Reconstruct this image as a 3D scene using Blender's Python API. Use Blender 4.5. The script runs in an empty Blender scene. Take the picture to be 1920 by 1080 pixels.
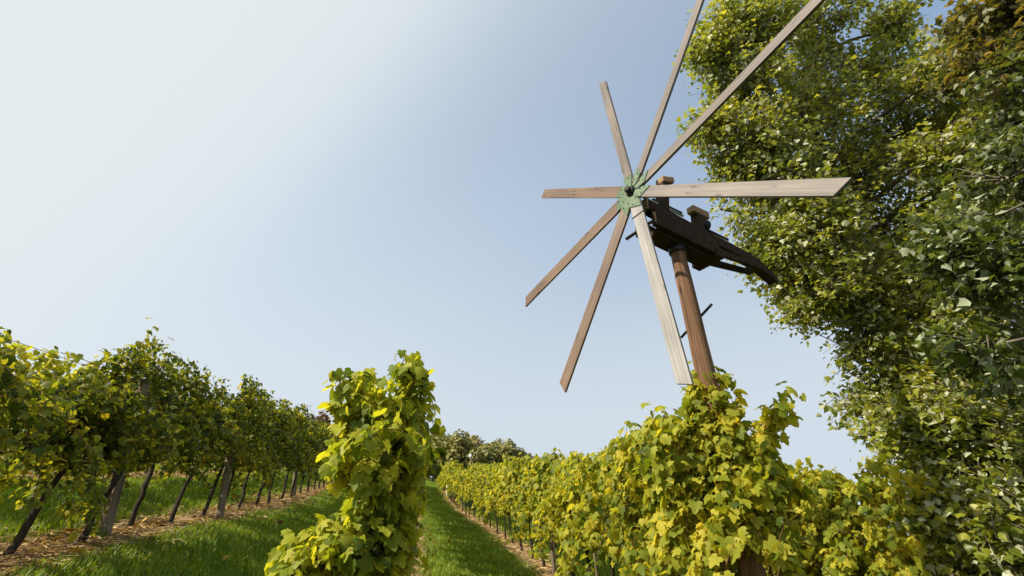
import bpy, bmesh, math, random
import numpy as np
from mathutils import Vector, Matrix

S = bpy.context.scene
COL = S.collection
rng = np.random.default_rng(7)
random.seed(7)

# ------------------------------------------------------------------ camera
RGT = (0.98358, -0.16882, -0.06375)
DWN = (0.01095, 0.40847, -0.91271)
FWD = (0.18013, 0.89702, 0.40361)
cam_d = bpy.data.cameras.new('camera')
cam = bpy.data.objects.new('camera', cam_d)
COL.objects.link(cam)
cam.matrix_world = Matrix(((RGT[0], -DWN[0], -FWD[0], 0), (RGT[1], -DWN[1], -FWD[1], 0),
                           (RGT[2], -DWN[2], -FWD[2], 0), (0, 0, 0, 1)))
cam_d.sensor_width = 36.0
cam_d.lens = 16.5
cam_d.clip_start = 0.05
cam_d.clip_end = 3000
S.camera = cam

# ------------------------------------------------------------------ sun and sky
SUN_EL = math.radians(46)
sx, sy = -1.0, -0.20
_n = math.hypot(sx, sy)
SUN = Vector((sx / _n * math.cos(SUN_EL), sy / _n * math.cos(SUN_EL), math.sin(SUN_EL)))
sl = bpy.data.lights.new('sun', 'SUN')
sl.energy = 4.6
sl.angle = math.radians(0.6)
sl.color = (1.0, 0.92, 0.76)
so = bpy.data.objects.new('sun', sl)
COL.objects.link(so)
so.rotation_euler = SUN.to_track_quat('Z', 'Y').to_euler()

world = bpy.data.worlds.new('World')
S.world = world
world.use_nodes = True
wn, wl = world.node_tree.nodes, world.node_tree.links
wn.clear()
w_out = wn.new('ShaderNodeOutputWorld')
bg = wn.new('ShaderNodeBackground')
sky = wn.new('ShaderNodeTexSky')
sky.sky_type = 'NISHITA'
sky.sun_disc = False
sky.sun_elevation = SUN_EL
sky.sun_rotation = math.atan2(SUN.x, SUN.y)
sky.altitude = 300
sky.air_density = 1.0
sky.dust_density = 0.4
sky.ozone_density = 1.5
SKY_STRENGTH = 0.146
bg.inputs['Strength'].default_value = SKY_STRENGTH
EXPOSURE = 0.6
def wmath(op, a, b=None, c=None):
    n = wn.new('ShaderNodeMath'); n.operation = op
    for i, v in enumerate((a, b, c)):
        if v is None: continue
        if isinstance(v, (int, float)): n.inputs[i].default_value = v
        else: wl.new(v, n.inputs[i])
    return n.outputs[0]
tc = wn.new('ShaderNodeTexCoord')
sep = wn.new('ShaderNodeSeparateXYZ'); wl.new(tc.outputs['Generated'], sep.inputs[0])
# clear-sky blue is taken from the upper sky; the bright band near the horizon is replaced by the haze below
com = wn.new('ShaderNodeCombineXYZ')
wl.new(sep.outputs['X'], com.inputs['X']); wl.new(sep.outputs['Y'], com.inputs['Y']); wl.new(wmath('MAXIMUM', sep.outputs['Z'], .55), com.inputs['Z'])
nrm = wn.new('ShaderNodeVectorMath'); nrm.operation = 'NORMALIZE'; wl.new(com.outputs[0], nrm.inputs[0])
wl.new(nrm.outputs[0], sky.inputs['Vector'])
# white haze: wide aureole round the sun, and the hazy air along the horizon
dot = wn.new('ShaderNodeVectorMath'); dot.operation = 'DOT_PRODUCT'
dot.inputs[1].default_value = SUN
wl.new(tc.outputs['Generated'], dot.inputs[0])
ang = wmath('DIVIDE', wmath('ARCCOSINE', wmath('MINIMUM', wmath('MAXIMUM', dot.outputs['Value'], -1.0), 1.0)), math.pi)
gr = wn.new('ShaderNodeValToRGB'); gr.color_ramp.interpolation = 'B_SPLINE'
for k, (p, v) in enumerate(((0, 1.02), (.15, 1.01), (.25, .99), (.315, .93), (.36, .58), (.41, .41), (.47, .31), (.54, .0))):
    e = gr.color_ramp.elements[k] if k < 2 else gr.color_ramp.elements.new(p)
    e.position = p; e.color = (v, v, v, 1)
wl.new(ang, gr.inputs['Fac'])
hz = wn.new('ShaderNodeMapRange'); hz.interpolation_type = 'SMOOTHSTEP'
wl.new(sep.outputs['Z'], hz.inputs['Value'])
hz.inputs['From Min'].default_value = 0.10; hz.inputs['From Max'].default_value = .76
hz.inputs['To Min'].default_value = .72; hz.inputs['To Max'].default_value = 0.0
fac = wmath('SUBTRACT', 1.0, wmath('MULTIPLY', wmath('SUBTRACT', 1.0, gr.outputs['Color']), wmath('SUBTRACT', 1.0, hz.outputs[0])))
mixc = wn.new('ShaderNodeMix'); mixc.data_type = 'RGBA'
K = SKY_STRENGTH * 2 ** EXPOSURE
wl.new(fac, mixc.inputs['Factor']); tint = wn.new('ShaderNodeVectorMath'); tint.operation = 'MULTIPLY'; tint.inputs[1].default_value = (1.0, 1.03, .96); wl.new(sky.outputs[0], tint.inputs[0]); wl.new(tint.outputs[0], mixc.inputs['A']); mixc.inputs['B'].default_value = (.79 / K, .845 / K, .862 / K, 1)
wl.new(mixc.outputs['Result'], bg.inputs['Color'])
wl.new(bg.outputs[0], w_out.inputs[0])

S.view_settings.view_transform = 'Standard'
S.view_settings.look = 'None'
S.view_settings.exposure = EXPOSURE
S.view_settings.gamma = 1.0

# ------------------------------------------------------------------ helpers
def link(o, parent=None):
    COL.objects.link(o)
    if parent is not None: o.parent = parent
    return o

def tag(o, label=None, cat=None, group=None, kind=None):
    if label: o['label'] = label
    if cat: o['category'] = cat
    if group: o['group'] = group
    if kind: o['kind'] = kind
    return o

def thing(name, label, cat, loc=(0, 0, 0), rz=0.0, group=None):
    o = bpy.data.objects.new(name, None)
    o.empty_display_size = 0.1
    link(o)
    o.location = loc
    o.rotation_euler = (0, 0, rz)
    return tag(o, label, cat, group)

class MB:
    """collects vertices and faces (numpy) and links them as one mesh object"""
    def __init__(s):
        s.v = []; s.f3 = []; s.f4 = []; s.n = 0
    def add(s, v, f3=None, f4=None):
        v = np.asarray(v, float).reshape(-1, 3)
        if f3 is not None and len(f3): s.f3.append(np.asarray(f3, int).reshape(-1, 3) + s.n)
        if f4 is not None and len(f4): s.f4.append(np.asarray(f4, int).reshape(-1, 4) + s.n)
        s.v.append(v); s.n += len(v)
    def tube(s, pts, rad, n=6, cap=True):
        pts = np.asarray(pts, float); m = len(pts)
        rad = np.broadcast_to(np.asarray(rad, float), (m,))
        t = np.gradient(pts, axis=0); t /= np.linalg.norm(t, axis=1)[:, None] + 1e-12
        ref = np.array([0, 0, 1.0]) if abs(t[0][2]) < 0.8 else np.array([1.0, 0, 0])
        a = np.cross(t, ref); a /= np.linalg.norm(a, axis=1)[:, None] + 1e-12
        b = np.cross(t, a)
        an = np.arange(n) * 2 * math.pi / n
        v = pts[:, None] + rad[:, None, None] * (np.cos(an)[None, :, None] * a[:, None] + np.sin(an)[None, :, None] * b[:, None])
        i = np.arange(m - 1)[:, None] * n; j = np.arange(n)[None]
        f4 = np.stack([i + j, i + (j + 1) % n, i + n + (j + 1) % n, i + n + j], -1).reshape(-1, 4)
        v = v.reshape(-1, 3); f3 = None
        if cap:
            v = np.vstack([v, pts[:1], pts[-1:]])
            k = np.arange(n)
            f3 = np.vstack([np.stack([(k + 1) % n, k, np.full(n, m * n)], 1),
                            np.stack([(m - 1) * n + k, (m - 1) * n + (k + 1) % n, np.full(n, m * n + 1)], 1)])
        s.add(v, f3, f4)
    def mesh(s, name, mat, smooth=True):
        me = bpy.data.meshes.new(name)
        v = np.vstack(s.v)
        f3 = np.vstack(s.f3) if s.f3 else np.zeros((0, 3), int)
        f4 = np.vstack(s.f4) if s.f4 else np.zeros((0, 4), int)
        me.vertices.add(len(v)); me.vertices.foreach_set('co', v.astype(np.float32).ravel())
        nl = f3.size + f4.size
        me.loops.add(nl); me.loops.foreach_set('vertex_index', np.concatenate([f3.ravel(), f4.ravel()]).astype(np.int32))
        npoly = len(f3) + len(f4)
        me.polygons.add(npoly)
        st = np.concatenate([np.arange(len(f3)) * 3, f3.size + np.arange(len(f4)) * 4]).astype(np.int32)
        me.polygons.foreach_set('loop_start', st)
        try: me.polygons.foreach_set('loop_total', np.concatenate([np.full(len(f3), 3), np.full(len(f4), 4)]).astype(np.int32))
        except Exception: pass
        me.polygons.foreach_set('use_smooth', np.full(npoly, smooth))
        me.update(calc_edges=True)
        me.materials.append(mat)
        return me
    def build(s, name, mat, parent=None, smooth=True):
        return link(bpy.data.objects.new(name, s.mesh(name, mat, smooth)), parent)

def ray(px, py, t):
    c = np.array([(px - 960) / 880, (py - 540) / 880, 1.0]); R = np.array([RGT, DWN, FWD])
    return (c @ R) * t

def unit(a):
    return a / (np.linalg.norm(a, axis=-1, keepdims=True) + 1e-9)

# leaf shapes: x across, y along the midrib, fan round a centre; z gives the fold and the cup
def leaf_shape(out, centre, fold, cup):
    p = np.array([centre] + list(out) + [(-x, y) for x, y in out[::-1] if abs(x) > 1e-6], float)
    r2 = p[:, 0] ** 2 + (p[:, 1] - centre[1]) ** 2
    z = fold * np.abs(p[:, 0]) - cup * r2
    k = np.arange(1, len(p))
    f = np.stack([np.zeros(len(k), int), k, np.roll(k, -1)], 1)
    return np.column_stack([p, z]), f
VINE = [leaf_shape([(0, .02), (.22, -.16), (.48, -.06), (.55, .16), (.41, .25), (.57, .52), (.29, .58), (.20, .82), (0, 1.0)], (0, .22), fd, cp)
        for fd, cp in ((.10, .35), (-.12, .5), (.30, .2), (-.05, .75))]
VINE_FAR = [leaf_shape([(0, 0.0), (.42, -.08), (.54, .45), (0, .95)], (0, .25), fd, cp) for fd, cp in ((.15, .4), (-.2, .4))]
POPLAR = [leaf_shape([(0, 0.0), (.30, .05), (.50, .36), (.30, .48), (0, 1.0)], (0, .3), fd, cp) for fd, cp in ((.25, .2), (-.15, .35), (.4, .0))]
CLUMP = [leaf_shape([(0, 0.0), (.5, .15), (.4, .6), (0, 1.0)], (0, .45), fd, cp) for fd, cp in ((.3, .4), (-.3, .3))]

def leaves(mb, P, N, M, size, shapes, r):
    """P positions, N face normals, M midrib directions, size: all per leaf"""
    N = unit(N); M = M - N * np.sum(M * N, 1, keepdims=True); M = unit(M); T = np.cross(M, N)
    pick = r.integers(0, len(shapes), len(P))
    for k, (sv, sf) in enumerate(shapes):
        m = pick == k
        c = int(m.sum())
        if not c: continue
        asp = r.uniform(.85, 1.12, c)[:, None, None]
        v = P[m][:, None] + size[m][:, None, None] * (sv[None, :, 0:1] * asp * T[m][:, None] + sv[None, :, 1:2] * M[m][:, None] + sv[None, :, 2:3] * N[m][:, None])
        f = sf[None] + (np.arange(c) * len(sv))[:, None, None]
        mb.add(v.reshape(-1, 3), f.reshape(-1, 3))

# ------------------------------------------------------------------ materials
def newmat(name):
    m = bpy.data.materials.new(name); m.use_nodes = True
    nt = m.node_tree; nt.nodes.clear()
    return m, nt.nodes, nt.links, nt.nodes.new('ShaderNodeOutputMaterial')

def ramp(n, stops):
    r = n.new('ShaderNodeValToRGB')
    e = r.color_ramp.elements
    while len(e) < len(stops): e.new(0.5)
    for el, (p, c) in zip(e, stops):
        el.position = p; el.color = (*c, 1)
    return r

def leaf_mat(name, stops, trans_gain=(1.9, 1.75, .7), trans=.5, rough=.55, back=None, scale=2.2, spec=.24, spots=False):
    m, n, l, out = newmat(name)
    geo = n.new('ShaderNodeNewGeometry')
    noi = n.new('ShaderNodeTexNoise'); noi.inputs['Scale'].default_value = scale; noi.inputs['Detail'].default_value = 2
    l.new(geo.outputs['Position'], noi.inputs['Vector'])
    mx = n.new('ShaderNodeMath'); mx.operation = 'MULTIPLY_ADD'
    l.new(noi.outputs['Fac'], mx.inputs[0]); mx.inputs[1].default_value = 1.5; mx.inputs[2].default_value = -0.55
    av = n.new('ShaderNodeMath'); av.operation = 'MULTIPLY_ADD'
    l.new(geo.outputs['Random Per Island'], av.inputs[0]); av.inputs[1].default_value = .62
    sc = n.new('ShaderNodeMath'); sc.operation = 'MULTIPLY'; l.new(mx.outputs[0], sc.inputs[0]); sc.inputs[1].default_value = .5
    l.new(sc.outputs[0], av.inputs[2])
    rp = ramp(n, stops); l.new(av.outputs[0], rp.inputs['Fac'])
    col = rp.outputs['Color']
    # mottling inside one leaf
    n2 = n.new('ShaderNodeTexNoise'); n2.inputs['Scale'].default_value = 45; l.new(geo.outputs['Position'], n2.inputs['Vector'])
    mm = n.new('ShaderNodeMapRange'); l.new(n2.outputs['Fac'], mm.inputs['Value'])
    mm.inputs['To Min'].default_value = .72; mm.inputs['To Max'].default_value = 1.28
    if spots:
        sp = n.new('ShaderNodeMapRange'); l.new(n2.outputs['Fac'], sp.inputs['Value']); sp.inputs['From Min'].default_value = .64; sp.inputs['From Max'].default_value = .70
        sm_ = n.new('ShaderNodeMix'); sm_.data_type = 'RGBA'; l.new(sp.outputs[0], sm_.inputs['Factor']); l.new(col, sm_.inputs['A']); sm_.inputs['B'].default_value = (.16, .08, .02, 1)
        col = sm_.outputs['Result']
    mul = n.new('ShaderNodeVectorMath'); mul.operation = 'SCALE'; l.new(col, mul.inputs[0]); l.new(mm.outputs[0], mul.inputs['Scale'])
    col = mul.outputs[0]
    tcol = n.new('ShaderNodeVectorMath'); tcol.operation = 'MULTIPLY'; l.new(col, tcol.inputs[0]); tcol.inputs[1].default_value = trans_gain
    if back:
        bm = n.new('ShaderNodeMix'); bm.data_type = 'RGBA'
        l.new(geo.outputs['Backfacing'], bm.inputs['Factor']); l.new(col, bm.inputs['A']); bm.inputs['B'].default_value = (*back, 1)
        col = bm.outputs['Result']
    p = n.new('ShaderNodeBsdfPrincipled'); l.new(col, p.inputs['Base Color'])
    p.inputs['Roughness'].default_value = rough; p.inputs['Specular IOR Level'].default_value = spec
    t = n.new('ShaderNodeBsdfTranslucent'); l.new(tcol.outputs[0], t.inputs['Color'])
    ms = n.new('ShaderNodeMixShader'); ms.inputs[0].default_value = trans
    l.new(p.outputs[0], ms.inputs[1]); l.new(t.outputs[0], ms.inputs[2]); l.new(ms.outputs[0], out.inputs[0])
    return m

def rough_mat(name, c1, c2, scale=(6, 6, 6), rough=.8, bump=.3, coord='Object', c3=None, metal=0.0, detail=6, spec=.3, bdist=.01):
    m, n, l, out = newmat(name)
    t = n.new('ShaderNodeTexCoord')
    mp = n.new('ShaderNodeMapping'); mp.inputs['Scale'].default_value = scale
    l.new(t.outputs[coord], mp.inputs['Vector'])
    noi = n.new('ShaderNodeTexNoise'); noi.inputs['Scale'].default_value = 1; noi.inputs['Detail'].default_value = detail; noi.inputs['Roughness'].default_value = .65
    l.new(mp.outputs[0], noi.inputs['Vector'])
    st = [(.32, c1), (.66, c2)] if c3 is None else [(.28, c1), (.52, c2), (.74, c3)]
    rp = ramp(n, st); l.new(noi.outputs['Fac'], rp.inputs['Fac'])
    p = n.new('ShaderNodeBsdfPrincipled'); l.new(rp.outputs['Color'], p.inputs['Base Color'])
    p.inputs['Roughness'].default_value = rough; p.inputs['Metallic'].default_value = metal; p.inputs['Specular IOR Level'].default_value = spec
    b = n.new('ShaderNodeBump'); b.inputs['Strength'].default_value = bump; b.inputs['Distance'].default_value = bdist
    l.new(noi.outputs['Fac'], b.inputs['Height']); l.new(b.outputs[0], p.inputs['Normal'])
    l.new(p.outputs[0], out.inputs[0])
    return m

G = {}
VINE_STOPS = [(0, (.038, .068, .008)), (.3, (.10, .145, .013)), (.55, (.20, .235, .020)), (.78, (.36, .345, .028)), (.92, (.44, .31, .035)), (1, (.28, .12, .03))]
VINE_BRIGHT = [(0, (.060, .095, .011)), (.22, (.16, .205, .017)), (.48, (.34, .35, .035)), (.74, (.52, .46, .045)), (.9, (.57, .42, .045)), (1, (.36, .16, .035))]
VINE_SHADED = [(0, (.026, .048, .006)), (.25, (.075, .11, .011)), (.5, (.17, .195, .017)), (.75, (.35, .32, .027)), (.93, (.38, .24, .03)), (1, (.24, .10, .025))]  # leaf colours lowered to carry the shade on the left row
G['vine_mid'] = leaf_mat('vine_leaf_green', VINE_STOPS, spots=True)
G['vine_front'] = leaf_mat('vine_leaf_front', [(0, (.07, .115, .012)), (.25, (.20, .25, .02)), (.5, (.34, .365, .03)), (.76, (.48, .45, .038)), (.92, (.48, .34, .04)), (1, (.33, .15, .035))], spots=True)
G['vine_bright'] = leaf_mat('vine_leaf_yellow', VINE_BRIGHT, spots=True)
G['vine_shaded'] = leaf_mat('vine_leaf_shaded', VINE_SHADED, spots=True)
G['poplar'] = leaf_mat('poplar_leaf', [(0, (.085, .12, .015)), (.35, (.19, .225, .023)), (.68, (.32, .325, .033)), (.9, (.47, .40, .045)), (1, (.40, .24, .04))],
                       trans=.45, rough=.42, back=(.55, .56, .36), scale=1.1, spec=.5)
G['poplar_shaded'] = leaf_mat('poplar_leaf_shaded', [(0, (.03, .05, .008)), (.4, (.08, .11, .014)), (.75, (.155, .18, .022)), (.93, (.28, .26, .03)), (1, (.28, .16, .03))], trans=.36, rough=.45, back=(.40, .43, .28), scale=1.1, spec=.3)  # poplar leaf darkened: the nearer tree's shade is put into its colour
G['poplar_brown'] = leaf_mat('poplar_leaf_turning', [(0, (.05, .07, .015)), (.35, (.12, .12, .02)), (.7, (.24, .17, .03)), (1, (.30, .14, .03))],
                             trans=.35, rough=.38, back=(.32, .33, .2), scale=.8)
G['wood_tree'] = leaf_mat('woodland_leaf_hazed', [(0, (.14, .155, .06)), (.4, (.22, .215, .07)), (.7, (.29, .25, .075)), (1, (.34, .25, .07))], trans=.2, rough=.6, scale=.25, spec=.2)  # lightened leaf colours stand in for distance haze
G['wood_brown'] = leaf_mat('woodland_leaf_brown', [(0, (.08, .055, .03)), (.5, (.15, .10, .05)), (1, (.22, .12, .06))], trans=.2, rough=.7, scale=.4, spec=.2)
G['grass'] = leaf_mat('grass_blade', [(0, (.07, .13, .010)), (.35, (.15, .24, .017)), (.65, (.25, .32, .028)), (.9, (.38, .34, .06)), (1, (.42, .33, .12))], trans=.35, rough=.5, scale=.9, spec=.3)
G['fallen'] = leaf_mat('fallen_leaf', [(0, (.10, .05, .015)), (.4, (.26, .14, .03)), (.75, (.42, .29, .05)), (1, (.48, .40, .07))], trans=.15, rough=.6)
G['soil'] = rough_mat('grass_soil', (.016, .03, .007), (.035, .06, .012), (1.3, 1.3, 1.3), .95, .5, c3=(.055, .085, .018), spec=.1, bdist=.05)
G['straw'] = leaf_mat('straw_stalk', [(0, (.22, .14, .06)), (.45, (.42, .29, .14)), (.8, (.56, .42, .22)), (1, (.64, .52, .31))], trans=.1, rough=.7, scale=2, spec=.2)
G['mulch'] = rough_mat('straw_ground', (.15, .095, .045), (.31, .20, .10), (14, 14, 14), .95, .8, c3=(.44, .31, .16), spec=.1, bdist=.03)
G['vinewood'] = rough_mat('vine_bark', (.020, .015, .010), (.065, .048, .032), (40, 40, 9), .9, .9, spec=.15)
G['shoot'] = rough_mat('vine_cane', (.11, .045, .02), (.20, .10, .035), (20, 20, 20), .6, .2)
G['post'] = rough_mat('grey_post_wood', (.10, .075, .052), (.22, .17, .12), (30, 30, 2.5), .9, .6, c3=(.30, .245, .18), spec=.15)
G['beam'] = rough_mat('dark_beam_wood', (.022, .013, .008), (.055, .034, .021), (30, 30, 30), .85, .5, spec=.2)
G['block'] = rough_mat('pale_block_wood', (.22, .13, .075), (.36, .235, .14), (6, 40, 40), .8, .4, spec=.2)
G['iron'] = rough_mat('dark_iron', (.02, .02, .022), (.05, .048, .045), (15, 15, 15), .5, .2, metal=.6)
G['steel'] = rough_mat('pale_steel_rod', (.35, .37, .38), (.55, .57, .58), (15, 15, 15), .4, .1, metal=.5)
G['green'] = rough_mat('green_painted_plate', (.05, .075, .045), (.13, .185, .115), (22, 22, 22), .65, .15, c3=(.17, .23, .15), spec=.25)
G['white'] = rough_mat('white_plastic', (.62, .62, .6), (.8, .8, .78), (9, 9, 9), .5, .05)
G['bark'] = rough_mat('poplar_bark', (.06, .045, .032), (.14, .115, .085), (9, 9, 3), .9, .6, c3=(.20, .17, .13), spec=.15)
G['grape'] = rough_mat('blue_black_grape', (.02, .012, .025), (.07, .03, .045), (60, 60, 60), .35, .05, spec=.5)

def board_mat(name, c1, c2, c3, rough=.55, spec=.4, vertical=False, streak=42, bump=.35):
    """weathered plank: grain along object X, knots and cracks"""
    m, n, l, out = newmat(name)
    t = n.new('ShaderNodeTexCoord')
    oi = n.new('ShaderNodeObjectInfo')
    off = n.new('ShaderNodeVectorMath'); off.operation = 'SCALE'; off.inputs[0].default_value = (17.3, 5.1, 9.7); l.new(oi.outputs['Random'], off.inputs['Scale'])
    ad = n.new('ShaderNodeVectorMath'); l.new(t.outputs['Object'], ad.inputs[0]); l.new(off.outputs[0], ad.inputs[1])
    mp = n.new('ShaderNodeMapping'); mp.inputs['Scale'].default_value = (streak, streak, .9) if vertical else (.9, streak, streak); l.new(ad.outputs[0], mp.inputs['Vector'])
    noi = n.new('ShaderNodeTexNoise'); noi.inputs['Detail'].default_value = 7; noi.inputs['Scale'].default_value = 1; noi.inputs['Roughness'].default_value = .7; noi.inputs['Distortion'].default_value = .6
    l.new(mp.outputs[0], noi.inputs['Vector'])
    rp = ramp(n, [(.25, c1), (.5, c2), (.75, c3)]); l.new(noi.outputs['Fac'], rp.inputs['Fac'])
    big = n.new('ShaderNodeTexNoise'); big.inputs['Scale'].default_value = 2.2; big.inputs['Detail'].default_value = 3; l.new(ad.outputs[0], big.inputs['Vector'])
    br = n.new('ShaderNodeMapRange'); l.new(big.outputs['Fac'], br.inputs['Value']); br.inputs['From Min'].default_value = .3; br.inputs['From Max'].default_value = .7
    br.inputs['To Min'].default_value = .8; br.inputs['To Max'].default_value = 1.15
    sc = n.new('ShaderNodeVectorMath'); sc.operation = 'SCALE'; l.new(rp.outputs['Color'], sc.inputs[0]); l.new(br.outputs[0], sc.inputs['Scale'])
    # knots
    vm = n.new('ShaderNodeMapping'); vm.inputs['Scale'].default_value = (9, 9, 2.2) if vertical else (3.2, 14, 2); l.new(ad.outputs[0], vm.inputs['Vector'])
    vo = n.new('ShaderNodeTexVoronoi'); vo.inputs['Scale'].default_value = 1; l.new(vm.outputs[0], vo.inputs['Vector'])
    kr = n.new('ShaderNodeMapRange'); l.new(vo.outputs['Distance'], kr.inputs['Value'])
    kr.inputs['From Min'].default_value = .05; kr.inputs['From Max'].default_value = .17; kr.inputs['To Min'].default_value = .30; kr.inputs['To Max'].default_value = 1
    s2 = n.new('ShaderNodeVectorMath'); s2.operation = 'SCALE'; l.new(sc.outputs[0], s2.inputs[0]); l.new(kr.outputs[0], s2.inputs['Scale'])
    p = n.new('ShaderNodeBsdfPrincipled'); l.new(s2.outputs[0], p.inputs['Base Color'])
    p.inputs['Roughness'].default_value = rough; p.inputs['Specular IOR Level'].default_value = spec
    b = n.new('ShaderNodeBump'); b.inputs['Strength'].default_value = bump; b.inputs['Distance'].default_value = .006
    l.new(noi.outputs['Fac'], b.inputs['Height']); l.new(b.outputs[0], p.inputs['Normal'])
    l.new(p.outputs[0], out.inputs[0])
    return m
G['pole'] = board_mat('brown_pole_wood', (.035, .018, .011), (.19, .10, .055), (.36, .225, .135), rough=.75, spec=.2, vertical=True, streak=30, bump=.9)
G['board_brown'] = board_mat('weathered_dark_board', (.075, .047, .033), (.175, .113, .078), (.235, .16, .113))
G['board'] = board_mat('weathered_brown_board', (.085, .066, .056), (.17, .136, .116), (.225, .188, .163))
G['board_grey'] = board_mat('weathered_silver_board', (.13, .115, .105), (.29, .27, .255), (.385, .37, .355), rough=.6, spec=.3)

# ------------------------------------------------------------------ terrain
_gx = np.array([-400, -60, -30, -14, -8.2, -5.6, -3, -.3, 2.1, 4.4, 8, 20, 60, 400.])
_gz = np.array([9, 6, 4.2, 2.1, .88, .22, -.44, -1.24, -1.74, -2.08, -2.6, -4.8, -13, -90.])
def ground(x, y):
    x = np.asarray(x, float); y = np.asarray(y, float)
    z = np.zeros(np.broadcast(x, y).shape)
    for o, w in ((-.9, .25), (0, .5), (.9, .25)):
        z = z + w * np.interp(x + o, _gx, _gz)
    z = z + .053 * np.clip(y, -60, 90) + .012 * np.clip(y - 25, 0, 60)
    z = z + .022 * np.sin(x * 2.1 + y * .7) * np.cos(y * 1.3 - x * .6) + .012 * np.sin(x * 5.3 + 1) * np.sin(y * 4.1)
    return z
def gz(x, y): return float(ground(x, y))
def bend(y):
    t = np.clip((np.asarray(y, float) - 10) / 15, 0, 1)
    return -.65 * t * t * (3 - 2 * t)

def axis_vals(lo, hi, fine_lo, fine_hi, step):
    a = [np.arange(fine_lo, fine_hi + step / 2, step)]
    v, st = fine_hi, step
    r = []
    while v < hi: st *= 1.25; v += st; r.append(min(v, hi))
    q = []; v, st = fine_lo, step
    while v > lo: st *= 1.25; v -= st; q.append(max(v, lo))
    return np.concatenate([np.array(q[::-1]), a[0], np.array(r)])
xs = axis_vals(-600, 600, -9, 9, .12); ys = axis_vals(-300, 1500, 0, 46, .14)
XX, YY = np.meshgrid(xs, ys)
ZZ = ground(XX, YY)
nx, ny = len(xs), len(ys)
i, j = np.meshgrid(np.arange(nx - 1), np.arange(ny - 1))
q = (j * nx + i).ravel()
mb = MB(); mb.add(np.column_stack([XX.ravel(), YY.ravel(), ZZ.ravel()]), None, np.column_stack([q, q + 1, q + nx + 1, q + nx]))
tag(mb.build('ground', G['soil']), kind='structure')

ROWS = dict(left_far2=-8.2, left_far=-5.6, left=-3.0, middle=-.25, right=2.1, right_far=4.4, right_far2=6.8)
def row_x(name, y): return ROWS[name] + float(bend(y))

# straw mulch along the foot of each row
def strip(row, y0, y1, halfw, nst):
    y = np.arange(y0, y1, .16); mb = MB()
    cx = ROWS[row] + bend(y)
    cols = np.linspace(-1, 1, 9)
    w = halfw * (1 + .28 * np.sin(y * 3.1 + ROWS[row]) * np.sin(y * 1.17) + .12 * rng.normal(size=len(y)))
    X = cx[:, None] + cols[None] * w[:, None]; Yg = np.repeat(y[:, None], 9, 1)
    Z = ground(X, Yg) + .028 * (1 - np.abs(cols[None])) ** .5 + .004 + .012 * rng.random(X.shape) * (1 - np.abs(cols[None])) - .02 * (np.abs(cols[None]) > .99)
    q = (np.arange(len(y) - 1)[:, None] * 9 + np.arange(8)[None]).ravel()
    mb.add(np.column_stack([X.ravel(), Yg.ravel(), Z.ravel()]), None, np.column_stack([q, q + 1, q + 10, q + 9]))
    o = mb.build('straw_bed', G['mulch'])
    tag(o, kind='structure')
    # loose stalks: bent slivers lying over one another
    m = MB()
    yy = y0 + (y1 - y0) * rng.random(nst) ** 1.6
    xx = ROWS[row] + bend(yy) + halfw * 1.12 * rng.normal(size=nst).clip(-1.9, 1.9) * .58
    ang = rng.uniform(0, math.pi * 2, nst); L = rng.uniform(.06, .22, nst); wd = rng.uniform(.002, .0045, nst) * (1 + yy * .05)
    d = np.column_stack([np.cos(ang), np.sin(ang), rng.normal(0, .16, nst)]); s = np.column_stack([-np.sin(ang), np.cos(ang), rng.normal(0, .5, nst)])
    P = np.column_stack([xx, yy, ground(xx, yy) + .03 + .035 * rng.random(nst)])
    a = P - d * L[:, None] / 2; c = P + d * L[:, None] / 2; mid = P + np.column_stack([rng.normal(0, .015, nst), rng.normal(0, .015, nst), np.abs(rng.normal(0, .012, nst))])
    sw = s * wd[:, None]
    V = np.stack([a - sw, a + sw, mid - sw, mid + sw, c - sw, c + sw], 1)
    k = (np.arange(nst) * 6)[:, None]
    m.add(V.reshape(-1, 3), None, np.vstack([k + [0, 1, 3, 2], k + [2, 3, 5, 4]]))
    tag(m.build('loose_straw', G['straw']), kind='stuff')
strip('left', 3.0, 30, .42, 9000)
strip('right', 2.6, 40, .36, 6000)
strip('left_far', 3.0, 22, .34, 2500)
strip('middle', 2.2, 30, .34, 2500)
strip('right_far', 2.6, 12, .34, 900)

# grass blades
def grass(x0, x1, y0, y1, n, hmin, hmax, py=1.5):
    yy = y0 + (y1 - y0) * rng.random(n) ** py
    xx = x0 + (x1 - x0) * rng.random(n) + bend(yy)
    keep = np.ones(n, bool)
    for r_ in ROWS.values():
        dx = np.abs(xx - bend(yy) - r_); keep &= ~((dx < .34) & (rng.random(n) < .92 - .6 * (dx / .34) ** 3))
    xx, yy = xx[keep], yy[keep]; n = len(xx)
    patch = .5 + .5 * np.sin(xx * 2.3 + 1.3 * np.sin(yy * 1.1)) * np.cos(yy * 1.7 + np.sin(xx * 1.9))
    h = rng.uniform(hmin, hmax, n) * (.65 + .6 * patch)
    wd = rng.uniform(.0028, .005, n) * (.8 + yy * .075)
    a = rng.uniform(0, 2 * math.pi, n); lean = rng.uniform(.1, .85, n) * h
    d = np.column_stack([np.cos(a), np.sin(a), np.zeros(n)]); s = np.column_stack([-np.sin(a), np.cos(a), np.zeros(n)]) * wd[:, None]
    B = np.column_stack([xx, yy, ground(xx, yy) - .005])
    up = np.array([0, 0, 1.0])
    Mi = B + up * (h * .6)[:, None] + d * (lean * .35)[:, None]; T = B + up * h[:, None] + d * lean[:, None]
    V = np.stack([B - s, B + s, Mi - s * .8, Mi + s * .8, T], 1).reshape(-1, 3)
    k = (np.arange(n) * 5)[:, None]
    return V, k + [2, 3, 4], k + [0, 1, 3, 2]
mb = MB()
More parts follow.
